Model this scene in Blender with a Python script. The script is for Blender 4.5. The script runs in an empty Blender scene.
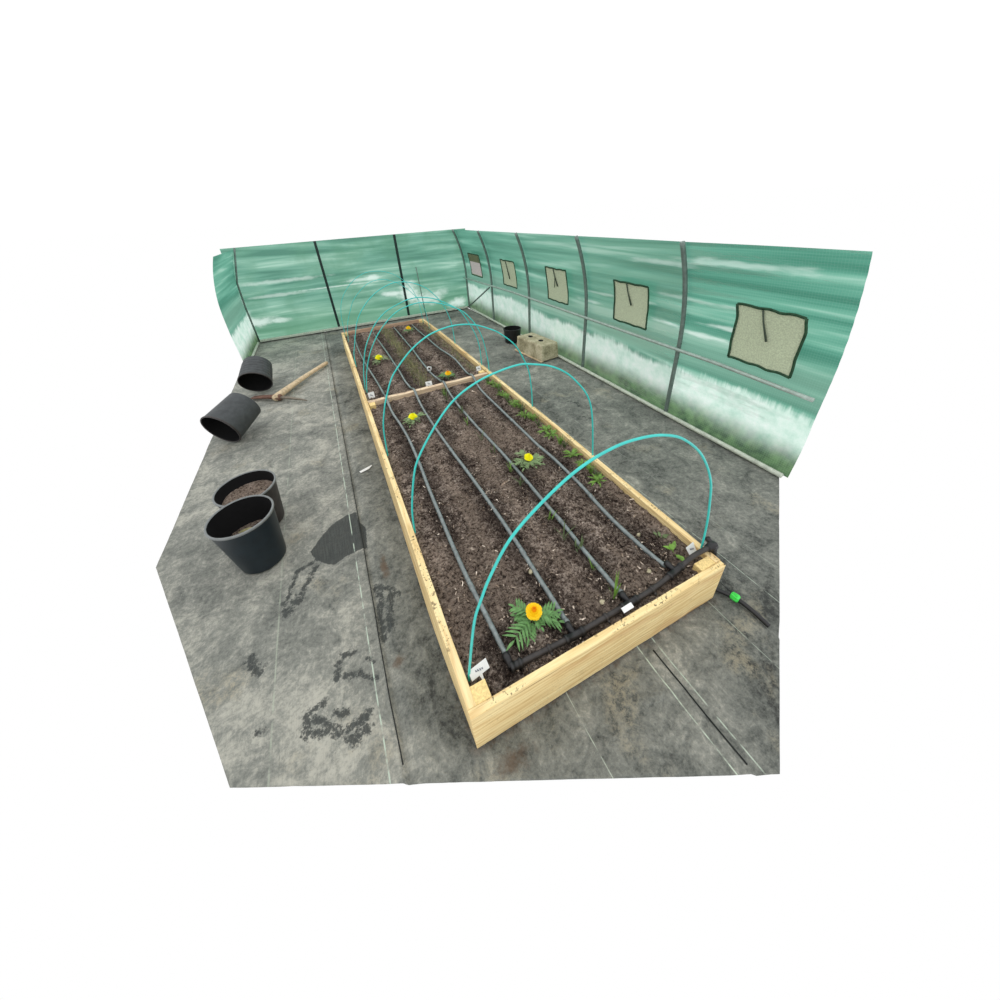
import bpy, bmesh, math, random
import numpy as np
from mathutils import Vector, Matrix, noise

random.seed(7)
PI = math.pi
sc = bpy.context.scene
col = sc.collection

# ------------------------------------------------------------------ measures
H = 0.235            # height of the bed boards
BW, BL, BT = 1.2, 5.018, 0.024
TH = -0.0123         # the tunnel lies almost square to the bed
CT, ST = math.cos(TH), math.sin(TH)
XR, TE, XL = 2.318, 6.239, -1.301
ZTOP = 1.37


def TW(n, t, z):
    "tunnel coordinates (across, along, up) to world"
    return Vector((n * CT - t * ST, n * ST + t * CT, z))


# ------------------------------------------------------------------ mesh builder
class MB:
    def __init__(s):
        s.v = []; s.f = []; s.m = []

    def add(s, vs, fs, mi=0):
        o = len(s.v)
        s.v += [tuple(v) for v in vs]
        s.f += [tuple(i + o for i in f) for f in fs]
        s.m += [mi] * len(fs)

    def box(s, a, b, mi=0):
        x0, y0, z0 = a; x1, y1, z1 = b
        vs = [(x0, y0, z0), (x1, y0, z0), (x1, y1, z0), (x0, y1, z0), (x0, y0, z1), (x1, y0, z1), (x1, y1, z1), (x0, y1, z1)]
        s.add(vs, [(0, 3, 2, 1), (4, 5, 6, 7), (0, 1, 5, 4), (1, 2, 6, 5), (2, 3, 7, 6), (3, 0, 4, 7)], mi)

    def tube(s, pts, r, seg=10, cap=True, mi=0):
        pts = [Vector(p) for p in pts]
        rs = r if isinstance(r, (list, tuple)) else [r] * len(pts)
        up = None; rings = []
        for i, p in enumerate(pts):
            a = pts[max(i - 1, 0)]; b = pts[min(i + 1, len(pts) - 1)]
            t = (b - a).normalized()
            if up is None:
                up = Vector((0, 0, 1)) if abs(t.z) < .9 else Vector((0, 1, 0))
            u = (up - t * up.dot(t)).normalized(); w = t.cross(u); up = u
            rings.append([p + (u * math.cos(2 * PI * k / seg) + w * math.sin(2 * PI * k / seg)) * rs[i] for k in range(seg)])
        vs = [v for ring in rings for v in ring]
        fs = []
        for i in range(len(pts) - 1):
            for k in range(seg):
                k2 = (k + 1) % seg
                fs.append((i * seg + k, i * seg + k2, (i + 1) * seg + k2, (i + 1) * seg + k))
        if cap:
            fs.append(tuple(reversed(range(seg))))
            fs.append(tuple((len(pts) - 1) * seg + k for k in range(seg)))
        s.add(vs, fs, mi)

    def lathe(s, prof, seg=40, c=(0, 0, 0), mi=0, M=None):
        vs = []; fs = []
        for r, z in prof:
            for k in range(seg):
                a = 2 * PI * k / seg
                p = Vector((r * math.cos(a), r * math.sin(a), z))
                if M is not None: p = M @ p
                vs.append(p + Vector(c))
        for i in range(len(prof) - 1):
            for k in range(seg):
                k2 = (k + 1) % seg
                fs.append((i * seg + k, i * seg + k2, (i + 1) * seg + k2, (i + 1) * seg + k))
        s.add(vs, fs, mi)

    def build(s, name, mats, parent=None, smooth=True, bevel=0, angle=None):
        me = bpy.data.meshes.new(name)
        me.from_pydata(s.v, [], s.f); me.update()
        mats = mats if isinstance(mats, (list, tuple)) else [mats]
        for m in mats: me.materials.append(m)
        me.polygons.foreach_set('material_index', s.m)
        me.polygons.foreach_set('use_smooth', [smooth] * len(me.polygons))
        o = bpy.data.objects.new(name, me); col.objects.link(o)
        if parent is not None: o.parent = parent
        if bevel:
            b = o.modifiers.new('bevel', 'BEVEL'); b.width = bevel; b.segments = 2; b.limit_method = 'ANGLE'; b.angle_limit = .6
        if angle:
            bm = bmesh.new(); bm.from_mesh(me)
            for e in bm.edges:
                if len(e.link_faces) == 2 and e.calc_face_angle(0) > angle: e.smooth = False
            bm.to_mesh(me); bm.free()
        return o


def tag(o, label=None, cat=None, group=None, kind=None):
    if label: o['label'] = label
    if cat: o['category'] = cat
    if group: o['group'] = group
    if kind: o['kind'] = kind
    return o


def empty(name, loc=(0, 0, 0), rz=0):
    o = bpy.data.objects.new(name, None); col.objects.link(o)
    o.location = loc; o.rotation_euler = (0, 0, rz); o.empty_display_size = .05
    return o


def copy_tree(o):
    c = o.copy(); col.objects.link(c)
    for ch in o.children:
        d = ch.copy(); col.objects.link(d); d.parent = c
        for g in ch.children:
            e = g.copy(); col.objects.link(e); e.parent = d
    return c


def fbm(x, y, z=0, oct=4):
    v = 0; a = .5; f = 1
    for _ in range(oct):
        v += a * noise.noise((x * f, y * f, z * f + 3.7 * _)); a *= .5; f *= 2.03
    return v


# ------------------------------------------------------------------ materials
def lin(c):
    return tuple((v / 12.92 if v <= .04045 else ((v + .055) / 1.055) ** 2.4) for v in [q / 255 for q in c]) + (1,)


class NT:
    "a small hand for wiring a node material"
    def __init__(s, name):
        s.mat = bpy.data.materials.new(name); s.mat.use_nodes = True
        s.t = s.mat.node_tree; s.t.nodes.clear()
        s.out = s.t.nodes.new('ShaderNodeOutputMaterial')

    def n(s, kind, **kw):
        nd = s.t.nodes.new('ShaderNode' + kind)
        for k, v in kw.items(): setattr(nd, k, v)
        return nd

    def put(s, sock, v):
        if hasattr(v, 'is_output') or isinstance(v, bpy.types.NodeSocket): s.t.links.new(v, sock)
        else: sock.default_value = v

    def pos(s):
        return s.n('NewGeometry').outputs['Position']

    def objc(s):
        return s.n('TexCoord').outputs['Object']

    def scale(s, v, sx, sy, sz):
        m = s.n('Mapping'); s.put(m.inputs['Vector'], v); m.inputs['Scale'].default_value = (sx, sy, sz); return m.outputs[0]

    def noise(s, v, scale, detail=4, rough=.55, dist=0):
        t = s.n('TexNoise'); s.put(t.inputs['Vector'], v)
        t.inputs['Scale'].default_value = scale; t.inputs['Detail'].default_value = detail
        t.inputs['Roughness'].default_value = rough; t.inputs['Distortion'].default_value = dist
        return t.outputs['Fac']

    def ramp(s, fac, stops, interp='LINEAR'):
        r = s.n('ValToRGB'); s.put(r.inputs['Fac'], fac); cr = r.color_ramp; cr.interpolation = interp
        while len(cr.elements) < len(stops): cr.elements.new(.5)
        for e, (p, c) in zip(cr.elements, stops):
            e.position = p; e.color = c if len(c) == 4 else lin(c)
        return r.outputs['Color']

    def mask(s, fac, lo, hi):
        m = s.n('MapRange'); s.put(m.inputs['Value'], fac); m.clamp = True
        m.interpolation_type = 'SMOOTHSTEP'
        m.inputs['From Min'].default_value = lo; m.inputs['From Max'].default_value = hi
        return m.outputs['Result']

    def math(s, op, a, b=None, c=None):
        m = s.n('Math', operation=op); s.put(m.inputs[0], a)
        if b is not None: s.put(m.inputs[1], b)
        if c is not None: s.put(m.inputs[2], c)
        return m.outputs[0]

    def mix(s, fac, a, b, mode='MIX'):
        m = s.n('Mix', data_type='RGBA', blend_type=mode)
        s.put(m.inputs[0], fac); s.put(m.inputs[6], a); s.put(m.inputs[7], b)
        return m.outputs[2]

    def sep(s, v):
        x = s.n('SeparateXYZ'); s.put(x.inputs[0], v); return x.outputs

    def bump(s, h, strength=.4, dist=.01):
        b = s.n('Bump'); s.put(b.inputs['Height'], h); b.inputs['Strength'].default_value = strength; b.inputs['Distance'].default_value = dist
        return b.outputs[0]

    def pbr(s, colour, rough=.6, normal=None, metallic=0, spec=.5, coat=0, sss=0):
        p = s.n('BsdfPrincipled'); s.put(p.inputs['Base Color'], colour); s.put(p.inputs['Roughness'], rough)
        p.inputs['Metallic'].default_value = metallic; p.inputs['Specular IOR Level'].default_value = spec
        p.inputs['Coat Weight'].default_value = coat
        if normal is not None: s.put(p.inputs['Normal'], normal)
        s.t.links.new(p.outputs[0], s.out.inputs[0])
        return p

    def surf(s, sh):
        s.t.links.new(sh, s.out.inputs[0]); return s.mat


def plain(name, c, rough=.5, spec=.5, metallic=0, var=.12, scale=40, bump=0):
    k = NT(name); p = k.objc(); nz = k.noise(p, scale, 3)
    c1 = lin(c); lo = tuple(v * (1 - var) for v in c1[:3]) + (1,); hi = tuple(min(1, v * (1 + var)) for v in c1[:3]) + (1,)
    k.pbr(k.ramp(nz, [(.3, lo), (.7, hi)]), rough, k.bump(nz, bump, .004) if bump else None, metallic, spec)
    return k.mat


def wood(name, axis, light, mid, dark, dirt=.5):
    k = NT(name); P = k.pos()
    s = (1.6, 22, 22) if axis == 'x' else (22, 1.6, 22)
    g = k.scale(P, *s)
    n1 = k.noise(g, 2.2, 6, .6, .6)
    rings = k.n('TexWave', wave_type='BANDS', bands_direction='Z', wave_profile='SIN')
    k.put(rings.inputs['Vector'], k.scale(P, *((.5, 10, 10) if axis == 'x' else (10, .5, 10))))
    rings.inputs['Scale'].default_value = 1.5; rings.inputs['Distortion'].default_value = 5; rings.inputs['Detail'].default_value = 3
    rings.inputs['Detail Scale'].default_value = 1.2
    base = k.ramp(n1, [(.25, dark), (.45, mid), (.62, light), (.85, mid)])
    base = k.mix(k.math('MULTIPLY', k.mask(rings.outputs['Fac'], .72, 1.0), .42), base, lin(dark))
    fine = k.noise(k.scale(P, *((6, 160, 160) if axis == 'x' else (160, 6, 160))), 1.5, 3)
    base = k.mix(k.math('MULTIPLY', k.mask(fine, .52, .75), .25), base, lin(dark))
    heart = k.noise(k.scale(P, *((1.1, 9, 9) if axis == 'x' else (9, 1.1, 9))), 1.6, 4, .6, .8)
    base = k.mix(k.math('MULTIPLY', k.mask(heart, .52, .66), .42), base, lin((196, 148, 92)))       # redder heartwood streaks
    crack = k.noise(k.scale(P, *((1.6, 40, 40) if axis == 'x' else (40, 1.6, 40))), 1, 3, .6, .4)
    base = k.mix(k.math('MULTIPLY', k.mask(crack, .66, .72), .6), base, lin((128, 92, 56)))
    # soil crumbs and smears caught on the sawn faces
    d1 = k.noise(P, 95, 3, .6); d2 = k.noise(P, 5.5, 3, .5)
    sp = k.math('MULTIPLY', k.mask(d1, .57, .63), k.mask(d2, .46, .60))
    up = k.math('ADD', .22, k.math('MULTIPLY', k.mask(k.sep(k.n('NewGeometry').outputs['Normal'])[2], .3, .8), .78))   # crumbs lie on the upward faces
    sp = k.math('MULTIPLY', sp, up)
    base = k.mix(k.math('MULTIPLY', sp, dirt), base, lin((62, 48, 36)))
    sm = k.math('MULTIPLY', k.mask(k.noise(P, 19, 4, .65), .57, .66), k.math('MULTIPLY', up, k.mask(k.noise(P, 3.4, 2), .47, .58)))
    base = k.mix(k.math('MULTIPLY', sm, dirt * .8), base, lin((84, 62, 44)))
    k.pbr(base, .7, k.bump(n1, .25, .003), spec=.3)
    return k.mat


M = {}
M['wood_x'] = wood('pine_along_width', 'x', (243, 224, 170), (230, 204, 146), (198, 162, 104), .85)
M['wood_y'] = wood('pine_along_length', 'y', (244, 224, 172), (228, 202, 146), (192, 158, 104), .92)
M['wood_old'] = wood('weathered_pink_pine', 'x', (204, 176, 150), (182, 150, 128), (140, 110, 92), .8)
M['wood_pale'] = wood('pale_rough_pine', 'x', (232, 212, 180), (212, 186, 156), (172, 140, 116), .9)
M['wood_end'] = plain('pine_end_grain', (232, 205, 142), .75, .2, var=.2, scale=120, bump=.2)


def soil_mat():
    k = NT('potting_soil'); P = k.pos()
    big = k.noise(P, 3.2, 4, .55); med = k.noise(P, 17, 6, .7); fin = k.noise(P, 75, 5, .75); vf = k.noise(P, 230, 2, .6)
    f = k.math('ADD', k.math('MULTIPLY', med, .42), k.math('MULTIPLY', fin, .58))
    c = k.ramp(f, [(.38, (18, 13, 12)), (.45, (72, 60, 53)), (.51, (124, 110, 100)), (.585, (200, 184, 170))])
    damp = k.mask(k.math('ADD', big, k.math('MULTIPLY', med, .35)), .62, .78)
    c = k.mix(k.math('MULTIPLY', damp, .6), c, lin((38, 28, 25)))
    X = k.sep(P); dm = None
    for hx in (.19, .46, .735, 1.0):
        d = k.math('ABSOLUTE', k.math('SUBTRACT', X[0], hx)); dm = d if dm is None else k.math('MINIMUM', dm, d)
    dm = k.math('ADD', dm, k.math('MULTIPLY', k.math('SUBTRACT', big, .5), .22))
    c = k.mix(k.math('MULTIPLY', k.math('SUBTRACT', 1, k.mask(dm, .015, .085)), .62), c, lin((36, 27, 24)))     # wetted by the drippers
    dry = k.math('MAXIMUM', k.mask(k.noise(P, 2.1, 3, .5), .52, .66), k.mask(dm, .09, .13))
    c = k.mix(k.math('MULTIPLY', k.math('MULTIPLY', dry, k.mask(fin, .36, .54)), .55), c, lin((160, 143, 128)))
    c = k.mix(k.mask(vf, .64, .70), c, lin((196, 180, 162)))
    k.pbr(c, .95, k.bump(k.math('ADD', fin, k.math('MULTIPLY', vf, .5)), 1.0, .02), spec=.15)
    return k.mat


M['soil'] = soil_mat()


def floor_mat():
    k = NT('woven_ground_cover'); P = k.pos(); X = k.sep(P)
    big = k.noise(P, 1.7, 5, .6); med = k.noise(P, 8, 7, .72, .8); fin = k.noise(P, 60, 5, .75)
    at = k.n('Attribute', attribute_name='stain')
    A = k.sep(at.outputs['Vector'])
    f = k.math('ADD', k.math('MULTIPLY', big, .33), k.math('ADD', k.math('MULTIPLY', med, .37), k.math('MULTIPLY', fin, .30)))
    f = k.math('ADD', f, k.math('MULTIPLY', k.math('SUBTRACT', A[2], .45), .085))
    c = k.ramp(f, [(.38, (58, 60, 58)), (.45, (100, 103, 98)), (.53, (133, 135, 128)), (.62, (176, 175, 164))])
    tan = k.math('MULTIPLY', k.mask(k.noise(P, 2.6, 5, .6), .56, .70), k.mask(fin, .38, .6))
    c = k.mix(k.math('MULTIPLY', tan, .5), c, lin((166, 157, 132)))
    # weave: fine streaks along the roll
    wv = k.noise(k.scale(P, 260, 6, 1), 1, 2)
    c = k.mix(k.math('MULTIPLY', k.mask(wv, .5, .75), .16), c, lin((60, 66, 64)))
    # x: water stains, y: soil trodden along the bed
    wet = k.math('MULTIPLY', k.mask(k.math('ADD', A[0], k.math('MULTIPLY', k.math('SUBTRACT', k.noise(P, 48, 6, .75), .5), 1.9)), .40, .66), .9)
    wetc = k.mix(k.mask(k.noise(k.scale(P, 190, 8, 1), 1, 3), .42, .66), lin((50, 54, 53)), lin((66, 71, 69)))
    c = k.mix(wet, c, wetc)
    dirt = k.mask(k.math('ADD', A[1], k.math('MULTIPLY', k.math('SUBTRACT', k.noise(P, 26, 5, .65), .5), .9)), .42, .85)
    c = k.mix(k.math('MULTIPLY', dirt, .7), c, lin((92, 72, 54)))
    # pale and green marker threads woven into the roll
    for x, w, colr, amt in ((-.296, .0022, (190, 206, 190), .9), (-.672, .0028, (172, 182, 164), .5), (.375, .0016, (190, 200, 185), .7),
                            (.738, .0020, (196, 210, 192), .9), (.822, .0020, (190, 204, 188), .85), (1.172, .0016, (180, 192, 178), .55),
                            (1.448, .0018, (188, 200, 186), .6), (1.62, .0018, (180, 190, 178), .3)):
        wob = k.math('MULTIPLY', k.math('SUBTRACT', k.noise(k.scale(P, 0, 1.3, 0), 1, 2), .5), .012)
        d = k.math('ABSOLUTE', k.math('SUBTRACT', k.math('ADD', X[0], wob), x))
        ln = k.math('SUBTRACT', 1, k.mask(d, w * .7, w * 1.5))
        br = k.mask(k.noise(k.scale(P, 1, 7, 1), 2.3, 3), .36, .56)
        c = k.mix(k.math('MULTIPLY', k.math('MULTIPLY', ln, br), amt), c, lin(colr))
    h = k.math('ADD', k.math('MULTIPLY', med, .5), k.math('MULTIPLY', fin, .35))
    rough = k.math('SUBTRACT', .78, k.math('MULTIPLY', wet, .18))
    k.pbr(c, rough, k.bump(h, .9, .02), spec=.28)
    return k.mat


M['floor'] = floor_mat()


def film_mat(name, side):
    "green reinforced polythene: light comes through it, its face shines a little"
    k = NT(name); P = k.pos(); X = k.sep(P)
    along = X[1] if side == 'right' else X[0]
    z = X[2]
    if side == 'back':
        st = k.noise(k.scale(P, .8, 1, 11), 1, 3, .5, .3)
        cl = k.noise(P, 2.2, 4, .55)
        c = k.ramp(st, [(.33, (88, 140, 122)), (.47, (112, 166, 146)), (.6, (140, 188, 168)), (.70, (174, 214, 196))])
        c = k.mix(k.math('MULTIPLY', k.mask(cl, .42, .68), .5), c, lin((92, 146, 118)))
        low = k.math('SUBTRACT', 1, k.mask(k.math('ADD', z, k.math('MULTIPLY', k.math('SUBTRACT', cl, .5), .5)), .1, .55))
        c = k.mix(k.math('MULTIPLY', low, .5), c, lin((112, 164, 130)))
        # pale patches: brightness from outside and glare, painted into the sheet's colour
        ns = k.noise(k.scale(P, 1, 1, 1.6), 4.5, 5, .65)
        spots = [(-1.12, .29, .26, .075, .8), (-.85, .27, .16, .04, .6), (.55, .74, .36, .03, .6), (.72, .75, .16, .05, .8), (1.02, .44, .22, .045, .85), (1.32, .42, .2, .2, .95),
                 (1.62, .28, .3, .12, .75), (1.95, .36, .12, .07, .45), (2.2, .12, .2, .09, .85), (-.62, .86, .62, .03, .5), (-.75, .66, .5, .025, .45), (-1.28, .4, .07, .4, .6), (.2, .68, .7, .014, .6)]
    else:
        st = k.noise(k.scale(P, 1, .5, 12), 1, 3, .5, .3)
        c = k.ramp(st, [(.34, (72, 136, 116)), (.47, (90, 156, 135)), (.58, (114, 178, 156)), (.69, (162, 208, 190))])
        grey = k.math('MULTIPLY', k.mask(z, .40, .54), k.math('SUBTRACT', 1, k.mask(z, .66, .82)))
        c = k.mix(k.math('MULTIPLY', grey, .5), c, lin((136, 174, 156)))
        dr = k.noise(k.scale(P, 1, 42, 3.2), 1, 4, .6)
        w1 = k.noise(k.scale(P, 1, 1.9, 2.2), 1, 4, .6)
        top = k.math('ADD', z, k.math('ADD', k.math('MULTIPLY', k.math('SUBTRACT', dr, .5), .10), k.math('MULTIPLY', k.math('SUBTRACT', w1, .5), .26)))
        up = k.math('SUBTRACT', 1, k.mask(top, .40, .47))
        cc = k.ramp(k.noise(P, 9, 5, .65), [(.3, (190, 226, 210)), (.5, (220, 243, 232)), (.7, (242, 252, 247))])
        c = k.mix(k.math('MULTIPLY', up, .96), c, cc)
        alg = k.math('SUBTRACT', 1, k.mask(k.math('ADD', z, k.math('MULTIPLY', k.math('SUBTRACT', w1, .5), .14)), .05, .27))
        c = k.mix(k.math('MULTIPLY', alg, .95), c, k.ramp(k.noise(P, 12, 4), [(.35, (46, 76, 44)), (.65, (96, 132, 84))]))
        spots = [(1.52, .76, .16, .022, .7), (1.12, .74, .2, .022, .7), (1.0, .83, .2, .02, .6), (1.75, .88, .12, .016, .5), (2.5, .76, .2, .018, .5), (.95, 1.25, .4, .03, .45), (1.6, 1.22, .3, .025, .45), (1.2, .98, .5, .016, .35), (2.3, .86, .3, .014, .35)]  # pale streaks painted in for the sheen along the film's wrinkles
        ns = k.noise(k.scale(P, 1, .8, 4), 6, 3, .55)
    for a, zz, ra, rz, amt in spots:
        dx = k.math('DIVIDE', k.math('SUBTRACT', along, a), ra); dz = k.math('DIVIDE', k.math('SUBTRACT', z, zz), rz)
        d = k.math('SQRT', k.math('ADD', k.math('MULTIPLY', dx, dx), k.math('MULTIPLY', dz, dz)))
        d = k.math('ADD', d, k.math('MULTIPLY', k.math('SUBTRACT', ns, .5), 2.2))
        c = k.mix(k.math('MULTIPLY', k.math('SUBTRACT', 1, k.mask(d, .2, 1.3)), amt), c, lin((226, 244, 236)))
    # faint reinforcing scrim
    sx = k.math('ABSOLUTE', k.math('SUBTRACT', k.math('FRACT', k.math('MULTIPLY', along, 70)), .5))
    sz = k.math('ABSOLUTE', k.math('SUBTRACT', k.math('FRACT', k.math('MULTIPLY', z, 70)), .5))
    scr = k.math('MAXIMUM', k.mask(sx, .40, .48), k.mask(sz, .40, .48))
    c = k.mix(k.math('MULTIPLY', scr, .10), c, lin((190, 222, 206)))
    bp = k.bump(k.noise(k.scale(P, 6, 6, 34), 1, 3), .35, .01)
    tr = k.n('BsdfTranslucent'); k.put(tr.inputs[0], c)
    df = k.n('BsdfDiffuse'); k.put(df.inputs[0], c)
    gl = k.n('BsdfGlossy'); gl.inputs['Roughness'].default_value = .32; k.put(gl.inputs['Normal'], bp)
    m1 = k.n('MixShader'); m1.inputs[0].default_value = .2
    k.t.links.new(tr.outputs[0], m1.inputs[1]); k.t.links.new(df.outputs[0], m1.inputs[2])
    fr = k.n('Fresnel'); fr.inputs['IOR'].default_value = 1.42; k.put(fr.inputs['Normal'], bp)
    m2 = k.n('MixShader'); k.put(m2.inputs[0], k.math('MULTIPLY', fr.outputs[0], .26))
    k.t.links.new(m1.outputs[0], m2.inputs[1]); k.t.links.new(gl.outputs[0], m2.inputs[2])
    return k.surf(m2.outputs[0])


M['film_right'] = film_mat('green_film_right', 'right')
M['film_back'] = film_mat('green_film_back', 'back')
M['steel'] = plain('galvanised_steel', (160, 176, 168), .42, .5, .3, .18, 30)
M['steel_dull'] = plain('dull_grey_steel', (108, 124, 118), .5, .5, .3, .2, 30)
M['rail'] = plain('weathered_rail', (190, 198, 184), .7, .3, 0, .2, 30)
M['post'] = plain('dark_green_post', (20, 42, 38), .5, .4, 0, .2, 30)
M['teal'] = plain('teal_water_pipe', (58, 198, 190), .32, .5, 0, .08, 30)
M['drip'] = plain('charcoal_drip_line', (104, 114, 114), .22, 1.0, .0, .35, 50)
M['black'] = plain('black_plastic', (24, 24, 26), .42, .5, 0, .25, 60)
M['blackrough'] = plain('dusty_black_plastic', (46, 42, 41), .5, .5, 0, .35, 30)
M['potblue'] = plain('blue_black_plastic', (14, 28, 36), .42, .5, 0, .2, 20)
M['potgrey'] = plain('dusty_grey_plastic', (62, 66, 68), .6, .4, 0, .22, 25)
M['potrim'] = plain('scuffed_pot_rim', (118, 122, 122), .5, .4, 0, .15, 40)
M['potin'] = plain('pot_inside', (13, 13, 14), .7, .2, 0, .2, 40)
M['white'] = plain('white_plastic', (228, 230, 228), .45, .4, 0, .06, 30)
M['ink'] = plain('pencil_ink', (70, 76, 96), .7, .2)
M['green_tap'] = plain('bright_green_plastic', (70, 226, 88), .4, .5, 0, .1, 60)
M['handle'] = plain('worn_ash_handle', (202, 182, 150), .6, .3, 0, .25, 30)
M['rust'] = plain('rusty_iron', (112, 84, 72), .75, .3, .2, .35, 40, .3)
M['iron'] = plain('worn_iron', (128, 120, 108), .6, .3, .3, .25, 40)
M['mesh'] = plain('window_netting', (186, 196, 168), .8, .2, 0, .2, 120)
M['mesh_pink'] = plain('pale_pink_netting', (214, 200, 200), .8, .2, 0, .12, 40)
M['mesh_olive'] = plain('olive_netting', (112, 116, 88), .8, .2, 0, .2, 40)  # brown-olive netting at the top of the folded window
M['hem'] = plain('dark_green_hem', (40, 72, 50), .7, .3, 0, .35, 40)
M['zip'] = plain('zip_tape', (66, 78, 66), .7, .3)
M['petal_y'] = plain('lemon_petals', (255, 244, 20), .55, .3, 0, .12, 200)
M['petal_o'] = plain('golden_petals', (255, 206, 14), .55, .3, 0, .12, 200)
M['petal_c'] = plain('amber_petals', (244, 156, 10), .55, .3, 0, .15, 200)
M['leaf'] = plain('marigold_leaf', (94, 138, 78), .55, .4, 0, .28, 60)
M['leaf_pale'] = plain('grey_green_leaf', (120, 144, 98), .6, .35, 0, .25, 60)
M['leaf_bright'] = plain('young_green_leaf', (104, 142, 56), .55, .4, 0, .35, 50)
M['leaf_dry'] = plain('dry_stalk', (140, 136, 98), .8, .2, 0, .35, 60)
M['leaf_dull'] = plain('dull_seedling', (92, 108, 72), .7, .3, 0, .35, 60)
M['seam_shadow'] = plain('dark_seam_shadow', (44, 47, 46), .8, .2, 0, .3, 8)
M['stone'] = None
k = NT('lichened_stone'); P = k.pos()
n1 = k.noise(P, 7, 5, .6); n2 = k.noise(P, 60, 4, .7)
c = k.ramp(k.math('ADD', k.math('MULTIPLY', n1, .6), k.math('MULTIPLY', n2, .4)), [(.34, (104, 97, 74)), (.47, (166, 158, 130)), (.6, (206, 198, 170))])
k.pbr(c, .9, k.bump(n2, .5, .006), spec=.2); M['stone'] = k.mat
k = NT('chips_and_straw'); inf = k.n('ObjectInfo'); P = k.pos()
k.pbr(k.ramp(k.noise(P, 30, 2), [(.35, (92, 76, 62)), (.5, (150, 132, 114)), (.66, (222, 208, 192))]), .85); M['chip'] = k.mat

# ------------------------------------------------------------------ floor
STAIN = {}
WET_POLY = [(-.528, 1.24), (-.478, 1.311), (-.406, 1.398), (-.313, 1.44), (-.253, 1.436), (-.252, 1.362), (-.214, 1.272), (-.23, 1.115), (-.342, 1.105), (-.408, 1.079), (-.453, 1.109), (-.505, 1.17)]
STROKES = [([(-.513, 1.152), (-.596, 1.132), (-.623, 1.026), (-.654, .933)], .016), ([(-.499, 1.112), (-.552, 1.027), (-.579, .938), (-.632, .879)], .020),
           ([(-.661, .955), (-.638, .874)], .016), ([(-.59, .95), (-.635, .885)], .036), ([(-.228, .825), (-.207, .768), (-.232, .66), (-.231, .544)], .020), ([(-.226, .834), (-.18, .80), (-.146, .772), (-.126, .725)], .018),
           ([(-.156, .759), (-.187, .637), (-.19, .583)], .024), ([(-.366, .544), (-.415, .556), (-.43, .511), (-.436, .47)], .018), ([(-.404, .466), (-.345, .455)], .020),
           ([(-.488, .404), (-.542, .394), (-.553, .348), (-.55, .322)], .022), ([(-.527, .36), (-.485, .339)], .018), ([(-.527, .32), (-.476, .304), (-.416, .259), (-.388, .226)], .024),
           ([(-.458, .351), (-.405, .329)], .017), ([(-.393, .277), (-.361, .276), (-.331, .292)], .024), ([(-.386, .244), (-.333, .237)], .020), ([(-.31, .494), (-.289, .464)], .012),
           ([(-.347, .443), (-.282, .391)], .013), ([(-.722, .419), (-.697, .416)], .016), ([(-.78, .73), (-.74, .66)], .03),
           ([(1.78, 1.98), (1.83, 1.9), (1.80, 1.84)], .02), ([(1.72, 1.66), (1.76, 1.60)], .02)]


def seg_d(p, a, b):
    ax, ay = a; bx, by = b; px, py = p
    dx, dy = bx - ax, by - ay; t = max(0, min(1, ((px - ax) * dx + (py - ay) * dy) / (dx * dx + dy * dy + 1e-12)))
    return math.hypot(px - ax - t * dx, py - ay - t * dy)


def in_poly(p, poly):
    x, y = p; c = False; j = len(poly) - 1
    for i in range(len(poly)):
        xi, yi = poly[i]; xj, yj = poly[j]
        if (yi > y) != (yj > y) and x < (xj - xi) * (y - yi) / (yj - yi) + xi: c = not c
        j = i
    return c


def wetness(x, y):
    w = 0
    if -.6 < x < -.15 and 1.0 < y < 1.5:
        d = min(seg_d((x, y), WET_POLY[i - 1], WET_POLY[i]) for i in range(len(WET_POLY)))
        d = d if in_poly((x, y), WET_POLY) else -d
        w = max(w, min(1.6, max(0, .55 + d / .015)))
    for pl, r in STROKES:
        if x < min(p[0] for p in pl) - .08 or x > max(p[0] for p in pl) + .08 or y < min(p[1] for p in pl) - .08 or y > max(p[1] for p in pl) + .08: continue
        d = min(seg_d((x, y), pl[i], pl[i + 1]) for i in range(len(pl) - 1))
        w = max(w, max(0, .72 - .34 * (d / r) ** 1.5))
    return w


def soiled(x, y):
    dx = max(-x, 0, x - BW); dy = max(-y, 0, y - BL); d = math.hypot(dx, dy)
    s = max(0, 1 - d / .10) * .6
    if y < .1: s = max(s, max(0, 1 - math.hypot((x - .1) / .22, (y + .08) / .10)) * .8)
    s = max(s, max(0, 1 - math.hypot((x + .16) / .05, (y - .93) / .2)) * .9)
    s = max(s, max(0, 1 - math.hypot((x + .19) / .09, (y - .42) / .07)) * .8)
    s = max(s, max(0, 1 - math.hypot((x + .75) / .25, (y - 2.3) / .5)) * .45)
    s = max(s, max(0, 1 - math.hypot((x + .5) / .2, (y - 2.2) / .3)) * .4)
    return s


def dusty(x, y):
    "how much pale dust lies on the sheet: most on the trodden left path, least in front of the bed"
    left = max(0, min(1, (-.05 - x) / .35)); near = max(0, min(1, (1.0 - y) / 1.2)) if x > -.1 else 0
    return max(0, min(1, .45 + .5 * left - .40 * near - (.25 if -.2 < x < 0 else 0)))


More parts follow.
